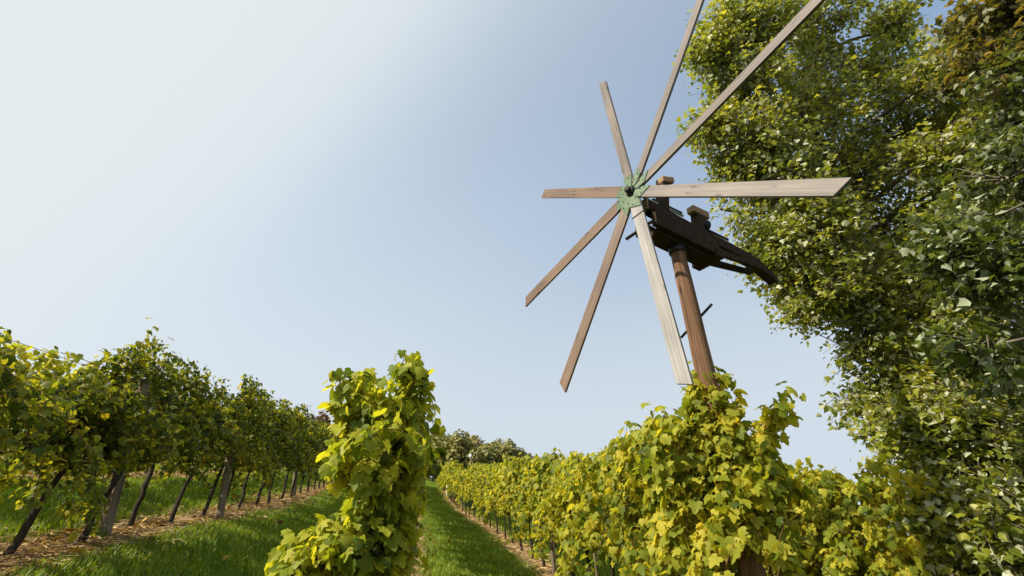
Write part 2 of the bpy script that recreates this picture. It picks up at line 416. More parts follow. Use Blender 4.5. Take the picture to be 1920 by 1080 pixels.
for args in ((-2.75, -.45, 2.6, 24, 120000, .05, .13, 1.5), (-.1, 1.95, 3.5, 44, 120000, .045, .11, 1.5), (-5.5, -3.2, 3.0, 24, 70000, .05, .13, 1.4),
             (-8.1, -5.7, 4, 24, 22000, .05, .14, 1.2), (2.2, 4.3, 2.8, 24, 26000, .05, .12, 1.3), (4.5, 9, 2, 14, 14000, .06, .16, 1.2),
             (-3.0, 4.5, 40, 60, 12000, .08, .16, 1.0)):
    mb.add(*grass(*args))
tag(mb.build('grass', G['grass']), kind='stuff')

# fallen yellow and brown vine leaves on the straw and the grass
nf = 900
rf = np.random.default_rng(77)
rowp = rf.choice(['left', 'middle', 'right', 'left_far'], nf)
yf = 2.6 + 22 * rf.random(nf) ** 1.5
xf = np.array([ROWS[k] for k in rowp]) + bend(yf) + rf.normal(0, .45, nf)
fm = MB()
leaves(fm, np.column_stack([xf, yf, ground(xf, yf) + .045 + .03 * rf.random(nf)]), rf.normal(0, .35, (nf, 3)) + [0, 0, 1], rf.normal(0, 1, (nf, 3)), rf.uniform(.05, .10, nf), VINE, rf)
tag(fm.build('fallen_leaves', G['fallen']), kind='stuff')

# ------------------------------------------------------------------ vines
def make_shoots(r, n, L, low, H, thick, droop, flop=.35, hump=.0, hang=.4):
    sh = []
    for k in range(n):
        p = np.array([r.normal(0, .05), r.uniform(-L / 2, L / 2), low + r.uniform(-.05, .15)])
        v = np.array([r.normal(0, .35), r.normal(0, .35), 1.0]); pts = [p.copy()]
        top = H + r.normal(0, .09) - hump * (2 * p[1] / L) ** 2
        if r.random() < droop:
            p[2] += r.uniform(.1, .6); pts = [p.copy()]
            side = r.choice([-1, 1]); v = np.array([side * 1.0, r.normal(0, .5), .5])
            for q in range(r.integers(8, 15)):
                v = v + np.array([0, r.normal(0, .12), -.22]); v /= np.linalg.norm(v); p = p + v * .075
                if p[2] < low - hang: break
                pts.append(p.copy())
        else:
            fl = r.random() < flop
            for q in range(40):
                v = v + np.array([r.normal(0, .16) - 1.6 * p[0] * (abs(p[0]) > thick * .5), r.normal(0, .16) - 1.2 * p[1] * (abs(p[1]) > L * .45), .12 if p[2] < top - .15 or not fl else -.45])
                v /= np.linalg.norm(v); p = p + v * .075
                if p[2] > top or (p[2] < top - .5 and q > 26) or q > 34: break
                pts.append(p.copy())
        if len(pts) > 3: sh.append(np.array(pts))
    return sh

def clothe(mb, stems, shoots, r, size, per, shapes, spread=.10, cut=None):
    P, O = [], []
    for s in shoots:
        rad = np.linspace(.0045, .002, len(s))
        if stems is not None: stems.tube(s, rad, 4, False)
        k = np.repeat(s, per, 0)
        P.append(k); 
        o = r.normal(size=k.shape); o[:, 0] *= 1.5; o[:, 2] *= .6; o = unit(o)
        o[:, 0] += np.sign(k[:, 0] + r.normal(0, .06, len(k))) * .5
        O.append(unit(o))
    P = np.vstack(P); O = np.vstack(O)
    keep = r.random(len(P)) < .9; P, O = P[keep], O[keep]
    P = P + O * r.uniform(.3, 1.0, len(P))[:, None] * spread + r.normal(0, .02, P.shape)
    if cut is not None:
        kp = ~cut(P); P, O = P[kp], O[kp]
    n = len(P)
    N = O * .9 + np.array([0, 0, .55]) + r.normal(0, .42, (n, 3))
    M = O * .35 + np.array([0, 0, -.8]) + r.normal(0, .35, (n, 3))
    sz = size * r.uniform(.55, 1.2, n)
    leaves(mb, P, N, M, sz, shapes, r)

def trunk_mesh(r, lean, h, L, rad=.024):
    m = MB(); z = np.linspace(-.06, h, 9)
    x = np.cumsum(r.normal(0, .010, 9)); y = lean * (z / h) + np.cumsum(r.normal(0, .014, 9))
    x -= x[0]; y -= y[0]
    m.tube(np.column_stack([x, y, z]), rad * (1.3 - .45 * np.linspace(0, 1, 9) + r.normal(0, .06, 9)), 8)
    for s in (-1, 1):
        t = np.linspace(0, 1, 6)
        m.tube(np.column_stack([x[-1] + r.normal(0, .01, 6), y[-1] + s * t * L * .5, h - .02 + .10 * np.sin(t * 1.5) + r.normal(0, .01, 6)]), np.linspace(.015, .008, 6), 6)
    return m, np.array([x[-1], y[-1]])

def build_vine(seed, detail, H=1.95, low=.8, L=1.2, nsh=17, size=.125,  lean=.22, mat='vine_mid', droop=.28, thick=.26, per=None, hump=0., hang=.4, cut=None):
    """returns (trunk mesh, foliage mesh, shoots mesh)"""
    r = np.random.default_rng(seed)
    tm, off = trunk_mesh(r, lean, low, L)
    sh = make_shoots(r, nsh, L, low, H, thick, droop, hump=hump, hang=hang)
    sh = [s + np.array([off[0], off[1], 0]) for s in sh]
    mb, st = MB(), MB()
    if detail: clothe(mb, st, sh, r, size * .72, per or 5, VINE, cut=cut)
    else: clothe(mb, st, sh, r, size * .82, per or 4, VINE_FAR)
    return tm.mesh('trunk', G['vinewood']), mb.mesh('foliage', G[mat]), st.mesh('canes', G['shoot'])

def put_vine(meshes, x, y, label, group, s=1.0, rz=0.0, lean=0.0, sz=None):
    t = thing('grapevine', label, 'grapevine', (x, y, gz(x, y)), rz, group)
    t.scale = (s, s, sz or s)
    for nm, me in zip(('trunk', 'foliage', 'canes'), meshes):
        link(bpy.data.objects.new(nm, me), t)
    return t

ORD = ['first', 'second', 'third', 'fourth', 'fifth', 'sixth', 'seventh', 'eighth', 'ninth', 'tenth', 'eleventh', 'twelfth', 'thirteenth', 'fourteenth']

# the shaded row on the left: feet of the trunks where the photograph shows them
GL = 'grapevines of the shaded row on the left'
left_y = [3.3, 4.5, 5.2, 6.05, 6.85, 7.7, 8.4, 9.15, 9.95, 10.7, 11.75]
left_H = [1.36, 1.40, 1.92, 2.02, 1.90, 2.04, 2.0, 2.06, 2.0, 2.02, 2.04]
left_txt = ['cut off by the frame edge, thick green leaves', 'with a thick leaning trunk and low hanging leaves', 'dark trunk hung with blue-black grapes', 'just past the first square post, yellow leaves low down',
            'with a thin crooked trunk', 'just before the round leaning post', 'just past the round leaning post', 'with a slim leaning trunk', 'with a dark bent trunk', 'with a slim trunk in yellow leaves', 'next to the third grey post']
for k, (y, H) in enumerate(zip(left_y, left_H)):
    me = build_vine(100 + k, k < 7, H=H, low=.76 if k > 2 else .70, L=1.05, nsh=21 if k > 2 else 28, size=.078, lean=.30 + .05 * (k % 3), mat='vine_shaded', droop=.40 if k > 2 else .52, thick=.32, per=8, hump=.38, hang=.42 if k > 2 else .80)
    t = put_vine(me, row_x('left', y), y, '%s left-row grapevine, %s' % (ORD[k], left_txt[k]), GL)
    if k == 2:
        rg = np.random.default_rng(5)
        for gx, gy, gh in ((.10, .02, .86), (.14, .12, .70), (.06, -.1, .62), (-.05, .1, .80)):
            gm = MB()
            for b in range(34):
                tt = rg.random(); rr = .042 * (1 - .75 * tt); a = rg.uniform(0, 6.28)
                c = np.array([gx + rr * math.cos(a), gy + rr * math.sin(a), gh - .17 * tt])
                zz = np.linspace(-1, 1, 6) * .0105
                gm.tube(np.column_stack([np.full(6, c[0]), np.full(6, c[1]), c[2] + zz]), np.sqrt(np.clip(.0106 ** 2 - zz ** 2, 1e-8, 1)), 7, False)
            gm.build('grape_bunch', G['grape'], t)
far_dark = [build_vine(200 + k, False, H=2.0, low=.8, L=1.25, nsh=21, size=.09, lean=.3, mat='vine_shaded', per=6, hump=.32) for k in range(3)]
for k, y in enumerate(np.arange(12.7, 44, 1.12)):
    put_vine(far_dark[k % 3], row_x('left', y), y, 'small grapevine far along the left row, past its third grey post', GL, s=random.uniform(.95, 1.06), rz=math.pi * 0)
GL2 = 'grapevines of the row seen through the left row'
mid_far = [build_vine(230 + k, False, H=1.85, low=.8, L=1.25, nsh=17, size=.12, lean=.25, mat='vine_bright', droop=.4) for k in range(3)]
for k, y in enumerate(np.arange(4.2, 30, 1.2)):
    put_vine(mid_far[k % 3], row_x('left_far', y), y, 'yellowing grapevine standing behind the left row, seen between its trunks', GL2, s=random.uniform(.93, 1.03))

# the middle row: its near end stands before the camera
GM = 'grapevines of the middle row'
def front_vine():
    r = np.random.default_rng(31)
    tm, off = trunk_mesh(r, .05, .8, .8, .03)
    sh = make_shoots(r, 12, .5, .75, 1.56, .13, .0, .1)
    for k in range(16):          # straight sided body
        z = np.arange(.8, 1.60 + r.normal(0, .05), .07); n = len(z)
        sh.append(np.column_stack([r.uniform(-.17, .17) + np.cumsum(r.normal(0, .012, n)), r.uniform(-.12, .25) + np.cumsum(r.normal(0, .012, n)), z]))
    for x0, n, top in ((-.15, 5, 1.80), (.155, 7, 1.90)):     # two tufts on top
        for k in range(n):
            z = np.arange(1.3, top + r.normal(0, .03), .07)
            sh.append(np.column_stack([x0 + r.normal(0, .03) + np.cumsum(r.normal(0, .008, len(z))), -.03 + r.normal(0, .06) + np.cumsum(r.normal(0, .01, len(z))), z]))
    for k in range(11):          # low spray reaching out to the left
        t = np.arange(0, 1, .1); a = r.uniform(.2, .42)
        sh.append(np.column_stack([-.12 - a * t, -.05 + r.normal(0, .1) + r.normal(0, .1) * t, .84 + r.normal(0, .08) + .10 * np.sin(t * 2.4) - r.uniform(.1, .4) * t * t]))
    mb, st = MB(), MB()
    clothe(mb, st, sh, r, .070, 8, VINE, .075)
    t = thing('grapevine', 'tall bushy yellow-green grapevine at the near end of the middle row', 'grapevine', (-.25, 2.95, gz(-.25, 2.95)), 0, GM)
    tm.build('trunk', G['vinewood'], t); mb.build('foliage', G['vine_front'], t); st.build('canes', G['shoot'], t)
front_vine()
far_mid = [build_vine(260 + k, False, H=1.8, low=.8, L=1.25, nsh=18, size=.12, lean=.2, mat='vine_mid', droop=.0, thick=.08) for k in range(3)]
for k, y in enumerate(np.arange(4.3, 40, 1.15)):
    put_vine(far_mid[k % 3], row_x('middle', y) + .0, y, 'grapevine of the middle row standing behind its tall bushy front vine', GM, s=random.uniform(.93, 1.0))

# the sunlit row on the right
GR = 'grapevines of the sunlit row on the right'
right_y = [4.35, 5.05, 5.8, 6.6, 7.45, 8.35, 9.3, 10.3, 11.3, 12.3]
right_H = [2.0, 1.80, 1.76, 1.79, 1.79, 1.84, 1.84, 1.82, 1.80, 1.78]
right_txt = ['its golden leaves left of the windmill pole', 'with large pale yellow leaves', 'with a dark hollow among its leaves', 'with orange-brown leaves at mid height', 'rising in a rounded hump', 'with a thin stake at its foot', 'above the strip of bare straw', 'with dense yellow leaves', 'at the top of the slope', 'before the drop of the hedge line']
for k, (y, H) in enumerate(zip(right_y, right_H)):
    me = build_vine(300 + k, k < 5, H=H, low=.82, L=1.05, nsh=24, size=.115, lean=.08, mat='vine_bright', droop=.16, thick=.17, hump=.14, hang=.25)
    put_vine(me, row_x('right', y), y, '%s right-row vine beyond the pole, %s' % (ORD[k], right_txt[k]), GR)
far_bright = [build_vine(330 + k, False, H=2.0, low=.82, L=1.2, nsh=24, size=.115, lean=.1, mat='vine_bright', droop=.16, thick=.17, hang=.25) for k in range(4)]
for k, y in enumerate(np.arange(13.2, 41, 1.0)):
    put_vine(far_bright[k % 4], row_x('right', y), y, 'small distant yellow grapevine in the far stretch of the right row', GR, s=(.80 if y < 24 else .95) * random.uniform(.94, 1.03))

# the vine climbing the windmill pole
PX, PY = 2.28, 3.49
def bare_foot(ox, oy):           # the foot of the pole shows under the leaves
    def f(P):
        x, y = P[:, 0] + ox, P[:, 1] + oy
        d = x * .837 - y * .547; a = x * .547 + y * .837
        z = P[:, 2]; w = .10 * np.sin(a * 9 + z * 7) + .06 * np.sin(z * 17)
        wide = (d > .30 + w * .6) & (z < 1.45)
        return wide | ((np.abs(d) < .20) & (a < .14) & (z < 1.13 + .08 * np.sin(P[:, 0] * 40)))
    return f
def pole_vine():
    r = np.random.default_rng(41)
    g = gz(PX, PY)
    tm, off = trunk_mesh(r, .02, .62, .9, .022)
    sh = make_shoots(r, 20, .7, .7, 1.66, .22, .2)
    for k in range(13):          # up round the pole
        z = np.arange(1.2, 2.40 + r.normal(-.08, .1), .07); a0 = r.uniform(0, 6.28)
        rr = .13 + .16 * (2.3 - z) / 1.1
        sh.append(np.column_stack([.02 + rr * np.cos(a0 + z * .9), .10 + rr * np.sin(a0 + z * .9) * .8, z]))
    o_ = np.array([PX, PY - .08, g])
    for k in range(4):           # the long shoot reaching out to the right
        t = np.linspace(0, 1, 15)[:, None]; a, b = ray(1375, 850 + 12 * k, 3.5) - o_, ray(1478 - 22 * k, 732 + 30 * k, 3.55) - o_
        sh.append(a + (b - a) * t + np.array([0, 0, -.06]) * np.sin(t * math.pi) + r.normal(0, .008, (15, 3)))
    for k in range(12):          # hanging sprays right of the pole
        t = np.arange(0, 1, .08); a = r.uniform(.2, .5)
        sh.append(np.column_stack([.05 + a * t, .0 + r.normal(0, .2) + 0 * t, 1.5 + r.normal(0, .25) - r.uniform(.1, .6) * t * t]))
    mb, st = MB(), MB()
    cutf = bare_foot(0, -.08)
    clothe(mb, st, sh, r, .086, 5, VINE, .085, cutf)
    t = thing('grapevine', 'grapevine climbing round the windmill pole with one long shoot reaching out', 'grapevine', (PX, PY - .08, g), 0, GR)
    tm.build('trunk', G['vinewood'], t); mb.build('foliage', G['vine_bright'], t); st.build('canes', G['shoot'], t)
pole_vine()
me = build_vine(391, True, H=1.98, low=.62, L=.6, nsh=18, size=.125, lean=.05, mat='vine_bright', droop=.3, cut=bare_foot(2.02 - PX, 3.75 - PY))
put_vine(me, 2.02, 3.75, 'low grapevine with big golden leaves just left of the windmill pole', GR)

GR2 = 'grapevines of the second row right of the windmill pole'
r2 = [(4.3, 'half under the tree branches'), (5.2, 'with bright level top'), (6.1, 'right beside the pole vine')]
for k, (y, tx) in enumerate(r2):
    me = build_vine(400 + k, True, H=1.80, low=.6, L=1.1, nsh=24, size=.12, lean=.08, mat='vine_bright', droop=.3, thick=.28)
    put_vine(me, row_x('right_far', y), y, '%s grapevine of the second right row, %s' % (ORD[k], tx), GR2)
for k, y in enumerate(np.arange(7.1, 40, 1.15)):
    put_vine(far_bright[(k + 2) % 4], row_x('right_far', y), y, 'distant grapevine of the second right row, only its top showing', GR2, s=random.uniform(1.02, 1.08))

# posts and wires
GP = 'posts of the vine rows'
def post(x, y, h, w, lean_y, square, label, name='trellis_post', mat='post', group=GP):
    g = gz(x, y); r = np.random.default_rng(int(y * 100))
    m = MB()
    z = np.linspace(-.1, h, 8); p = np.column_stack([r.normal(0, .002, 8), lean_y * z / h, z])
    if square:
        m.tube(p, w * .62, 4)
    else:
        m.tube(p, w / 2 * (1 + r.normal(0, .03, 8)), 12)
    o = m.build(name, G[mat], None, not square)
    o.location = (x, y, g); o.rotation_euler = (0, 0, .35)
    return tag(o, label, 'post', group)
post(row_x('left', 5.63), 5.63, 1.55, .095, .12, True, 'thick square grey post in the left row, nearest the frame edge')
post(row_x('left', 7.98) + .16, 7.98, 1.6, .10, .42, False, 'pale round post leaning uphill in the left row')
post(row_x('left', 13.0), 13.0, 1.75, .11, .30, False, 'small third grey post far along the left row')
post(row_x('right', 6.25) - .05, 6.25, 1.5, .035, .02, False, 'thin pale stake under the right row leaves', 'vine_stake')
post(row_x('right', 4.72) - .10, 4.72, 1.5, .035, .02, False, 'thin grey stake in front of the right row, nearest the pole', 'vine_stake')
post(row_x('right', 8.6), 8.6, 1.7, .07, .03, False, 'brown post half hidden in the right row above the straw strip')
po = post(row_x('right_far', 41), 41, 2.75, .09, 0, False, 'distant slim grey post topping the second right row, white cap')
cm = MB(); cm.tube([(0, 0, 2.72), (0, 0, 2.8), (0, 0, 3.0)], [.12, .12, .11], 10); cm.build('cap', G['white'], po)
sm = MB(); sm.tube([(0, 0, -.05), (0, 0, .3), (.01, 0, .75)], [.05, .05, .045], 8)
o = sm.build('vine_guard', G['white']); o.location = (row_x('right', 30) - .12, 30, gz(row_x('right', 30) - .12, 30))
tag(o, 'short white guard tube at the foot of the distant right row', 'vine guard')

def wire(row, h, y0, y1, label):
    y = np.arange(y0, y1, 1.0); x = ROWS[row] + bend(y)
    m = MB(); m.tube(np.column_stack([x, y, np.interp(y, y, ground(x, y)) + h]), .0022, 5)
    tag(m.build('trellis_wire', G['iron']), label, 'wire', 'trellis wires')
wire('left', 1.51, 3, 30, 'thin top wire strung above the left row vines')
wire('left', .9, 3, 30, 'thin lower wire strung along the left row trunks')
wire('right', .68, 3, 30, 'thin wire strung along the right row trunks')

# stray shoot along the left top wire
r = np.random.default_rng(55)
mb, st = MB(), MB()
y = np.arange(4.35, 5.6, .06); x = ROWS['left'] + .02 * np.sin(y * 9)
pts = np.column_stack([x, y, ground(x, y) * 0 + gz(-3, 5) + 1.53 + .02 * np.sin(y * 7)])
st.tube(pts, .003, 4)
k = np.array([2, 3, 8, 9, 13, 14, 18, 19, 20]); P = pts[k] + r.normal(0, .03, (len(k), 3))
leaves(mb, P, r.normal(0, 1, (len(k), 3)) + [1, -1, .4], np.tile([0, 0, -1.0], (len(k), 1)) + r.normal(0, .4, (len(k), 3)), np.full(len(k), .09), VINE, r)
t = thing('vine_shoot', 'single stray shoot with a few yellow leaves along the top wire of the left row', 'vine shoot', (0, 0, 0))
st.build('cane', G['shoot'], t); mb.build('foliage', G['vine_bright'], t)

# ------------------------------------------------------------------ windmill (klapotetz)
HUB = np.array([1.873, 3.350, 2.497])
A = np.array([.93409, .32372, -.15059]); Sv = np.array([.32746, -.94487, 0]); Uv = np.array([.14229, .04931, .98860])
U0 = np.array([.19199, -.81114, -.55244]); V0 = np.array([-.30094, .48727, -.81983])
def F(a, u, s=0.0): return HUB + a * A + u * Uv + s * Sv

WM = thing('windmill', 'small wooden vineyard windmill with eight plank blades on a brown pole', 'windmill', (PX, PY, gz(PX, PY)))
WM_INV = Matrix.Translation(-Vector(WM.location))

def solid(name, mat, verts_faces, parent=WM, bevel=.004, mat_local=None):
    """a bevelled closed solid; verts in world space, optional local frame (4x4) for its object axes"""
    bm = bmesh.new()
    for vs, fs in verts_faces:
        b = [bm.verts.new(Vector(v)) for v in vs]
        for f in fs: bm.faces.new([b[i] for i in f])
    bmesh.ops.recalc_face_normals(bm, faces=bm.faces)
    if bevel: bmesh.ops.bevel(bm, geom=list(bm.edges), offset=bevel, segments=2, affect='EDGES', profile=.6, clamp_overlap=True)
    fr = mat_local or Matrix.Translation(WM.location)
    bm.transform(fr.inverted())
    me = bpy.data.meshes.new(name); bm.to_mesh(me); bm.free()
    me.materials.append(mat)
    o = bpy.data.objects.new(name, me); link(o, parent)
    o.matrix_parent_inverse = Matrix.Identity(4)
    base = world_of(parent)
    o.matrix_basis = base.inverted() @ fr
    return o
def world_of(o):
    m = Matrix.Translation(o.location) if o.parent is None else world_of(o.parent) @ o.matrix_basis
    return m
BOXF = [(0, 1, 2, 3), (7, 6, 5, 4), (0, 4, 5, 1), (1, 5, 6, 2), (2, 6, 7, 3), (3, 7, 4, 0)]
def slab(p0, p1, w0, w1, side, thk, up):
    """bar from p0 to p1, width along side (w0 to w1), thickness thk along up"""
    v = []
    for p, w in ((p0, w0), (p1, w1)):
        for a, b in ((-1, -1), (1, -1), (1, 1), (-1, 1)):
            v.append(np.asarray(p) + a * side * w / 2 + b * up * thk / 2)
    return (v, BOXF)
def prism_path(pts, hs, side, w, upv):
    """closed bar through several centre points with heights hs and constant width w"""
    v, f = [], []
    for p, h in zip(pts, hs):
        for a, b in ((-1, -1), (1, -1), (1, 1), (-1, 1)): v.append(np.asarray(p) + a * side * w / 2 + b * upv * h / 2)
    m = len(pts)
    for k in range(m - 1):
        for c in range(4): f.append((k * 4 + c, k * 4 + (c + 1) % 4, (k + 1) * 4 + (c + 1) % 4, (k + 1) * 4 + c))
    f.append((0, 1, 2, 3)); f.append(tuple(range((m - 1) * 4, m * 4))[::-1])
    return (v, f)
def rod(name, mat, p0, p1, rad, parent=WM, n=10):
    m = MB(); base = np.array(world_of(parent).translation)
    d = np.asarray(p1) - np.asarray(p0)
    m.tube([np.asarray(p0) + d * t for t in (0, .33, .66, 1)], rad, n)
    me = m.mesh(name, mat); inv = world_of(parent).inverted()
    me.transform(inv)
    return link(bpy.data.objects.new(name, me), parent)

# pole
zb = gz(PX, PY)
ztop = float(F(.5, -.42)[2])
m = MB(); z = np.linspace(-.15, ztop - zb, 22); rp_ = np.random.default_rng(3)
m.tube(np.column_stack([np.cumsum(rp_.normal(0, .0012, 22)), np.cumsum(rp_.normal(0, .0012, 22)), z]), np.linspace(.104, .066, 22) * (1 + rp_.normal(0, .014, 22)), 24)
pole = m.build('pole', G['pole'], WM)
mid = np.array([PX, PY, zb])
def on_view(px_dir, dist): return np.array(px_dir) * dist
# step bar through the pole
rod('step_bar', G['iron'], ray(1277, 633, 4.22), ray(1335, 570, 4.10), .012)
m2 = MB(); zz = ztop - zb - .10
m2.tube([(0, 0, zz + .03), (0, 0, zz + .06), (0, 0, zz + .10)], [.079, .081, .079], 20); m2.build('pole_collar', G['iron'], WM)

# cradle: two side beams and end blocks carrying the shaft
upA = Uv
for s in (-.105, .105):
    solid('cradle_beam', G['beam'], [prism_path([F(.13, -.295, s), F(.92, -.35, s)], [.17, .145], Sv, .055, Uv)])
solid('cradle_floor', G['beam'], [prism_path([F(.20, -.385, 0), F(.88, -.425, 0)], [.05, .05], Sv, .15, Uv)])
solid('end_block', G['beam'], [prism_path([F(.86, -.40, 0), F(.96, -.405, 0)], [.10, .10], Sv, .30, Uv)])
rod('cross_pin', G['iron'], F(.06, -.40, -.18), F(.06, -.40, .16), .016)
# tail beam bending down into the tree
solid('tail_beam', G['beam'], [prism_path([F(.14, -.105), F(.75, -.16), F(1.25, -.175), F(1.62, -.20), F(1.80, -.275), F(1.90, -.32)], [.105, .12, .105, .095, .085, .08], Sv, .10, Uv)])
end_grain = solid('beam_end', G['block'], [slab(F(.118, -.10), F(.139, -.105), .098, .098, Sv, .122, Uv)], bevel=.002)
for s in (-.09, .09):
    solid('brace', G['beam'], [prism_path([F(.93, -.36, s), F(1.56, -.285, s * .75)], [.075, .06], Sv, .035, Uv)])
solid('tail_bracket', G['iron'], [prism_path([F(1.54, -.285), F(1.62, -.29)], [.05, .05], Sv, .16, Uv)], bevel=.002)
# bearing stand near the wheel, shaft and hammers
solid('bearing_post', G['beam'], [prism_path([F(.36, -.06), F(.41, .30)], [.10, .085], Sv, .09, A)])
cap = solid('bearing_cap', G['block'], [prism_path([F(.36, .305, 0), F(.36 + .14, .335, .02)], [.075, .075], Sv, .10, Uv)], bevel=.014)
rod('shaft', G['steel'], F(.02, 0), F(.64, -.005), .013)
rod('shaft_shadow_bar', G['iron'], F(.25, .022, .0), F(.62, .018, .0), .016).name = 'shaft_shade_bar'  # dark bar added to stand for the shadow along the shaft
solid('hammer_post', G['beam'], [prism_path([F(.84, -.10), F(.84, .085)], [.09, .09], Sv, .08, A)])
solid('hammer', G['block'], [prism_path([F(.73, .10, .02), F(1.01, .145, -.02)], [.072, .085], Sv, .085, Uv)], bevel=.008)
m = MB(); c = F(.945, .005); zz = np.linspace(-1, 1, 9)
m.tube([c + A * t * .055 for t in zz], .06 * np.sqrt(np.clip(1.02 - zz ** 2, .02, 1)), 14)
me = m.mesh('striker_drum', G['iron']); me.transform(world_of(WM).inverted()); link(bpy.data.objects.new('striker_drum', me), WM)
rod('tail_rod', G['iron'], F(.95, -.035), F(1.27, -.045), .012)
rod('tail_pin', G['steel'], F(1.27, -.10), F(1.27, .0), .006)

# wheel
m = MB(); m.tube([HUB - A * .045, HUB - A * .03, HUB + A * .03], [.045, .055, .055], 8)
me = m.mesh('hub', G['iron'], False); me.transform(world_of(WM).inverted()); hubo = link(bpy.data.objects.new('hub', me), WM)
rod('axle_end', G['iron'], HUB - A * .075, HUB - A * .04, .03, hubo, 12)
L = .446 * 4.35
beta = math.radians(-9)
rb = np.random.default_rng(12)
for k in range(8):
    a = k * math.pi / 4
    D = math.cos(a) * U0 + math.sin(a) * V0; T = -math.sin(a) * U0 + math.cos(a) * V0
    Wd = math.cos(beta) * T + math.sin(beta) * A; Nn = np.cross(D, Wd); Nn /= np.linalg.norm(Nn)
    if Nn @ A > 0: Nn = -Nn                       # front face looks up-wind
    w0, w1, th = .112, .115, .024
    Lk = L + rb.normal(0, .006)
    r0 = .085
    vs = []
    for rr_, w, sk in ((r0, w0, 0), (Lk, w1, .14 if k == 5 else .05)):
        for e, b in ((-1, -1), (1, -1), (1, 1), (-1, 1)):
            vs.append(HUB + D * (rr_ + (-e) * sk / 2) + Wd * e * w / 2 + Nn * b * th / 2)
    fr = Matrix(((D[0], Wd[0], Nn[0], HUB[0]), (D[1], Wd[1], Nn[1], HUB[1]), (D[2], Wd[2], Nn[2], HUB[2]), (0, 0, 0, 1)))
    bl = solid('blade', G['board_grey'] if k == 1 else G['board_brown'] if k in (2, 3, 4) else G['board'], [(vs, BOXF)], WM, .0025, fr)
    if k == 1: bl['label'] = 'bleached silver-grey blade hanging beside the pole'
    if k in (2, 3, 4): bl['label'] = 'darker brown blade'
    # green sheet bracket folded over the root, with bolts
    vs = []
    off = th / 2 + .0045
    for rr_, w, sk in ((.03, .022, 0), (.095, .092, 0), (.205, .114, .06)):
        for e, b in ((-1, -1), (1, -1), (1, 1), (-1, 1)):
            vs.append(HUB + D * (rr_ + (-e) * sk / 2) + Wd * e * w / 2 + Nn * (off + b * .003))
    f = []
    for q_ in range(2):
        for c in range(4): f.append((q_ * 4 + c, q_ * 4 + (c + 1) % 4, (q_ + 1) * 4 + (c + 1) % 4, (q_ + 1) * 4 + c))
    f += [(0, 1, 2, 3), (11, 10, 9, 8)]
    solid('bracket', G['green'], [(vs, f)], bl, 0, fr)
    bmb = MB()
    for rr_, e in ((.12, -.2), (.165, .2)):
        p = HUB + D * rr_ + Wd * e * .115 + Nn * (off + .003)
        bmb.tube([p, p + Nn * .006], .0055, 6)
    me = bmb.mesh('bolts', G['iron']); me.transform(world_of(bl).inverted()); bo = link(bpy.data.objects.new('bolt', me), bl)
    if k == 1:
        p = HUB + D * .31; hw = w0 / 2 + .008; hn = th / 2 + .004
        ring = [p - Wd * hw + Nn * hn, p + Wd * hw + Nn * hn, p + Wd * hw - Nn * hn, p - Wd * hw - Nn * hn, p - Wd * hw + Nn * hn]
        wm_ = MB(); wm_.tube(ring, .0035, 5); me = wm_.mesh('tie_wire', G['iron']); me.transform(world_of(bl).inverted()); link(bpy.data.objects.new('tie_wire', me), bl)

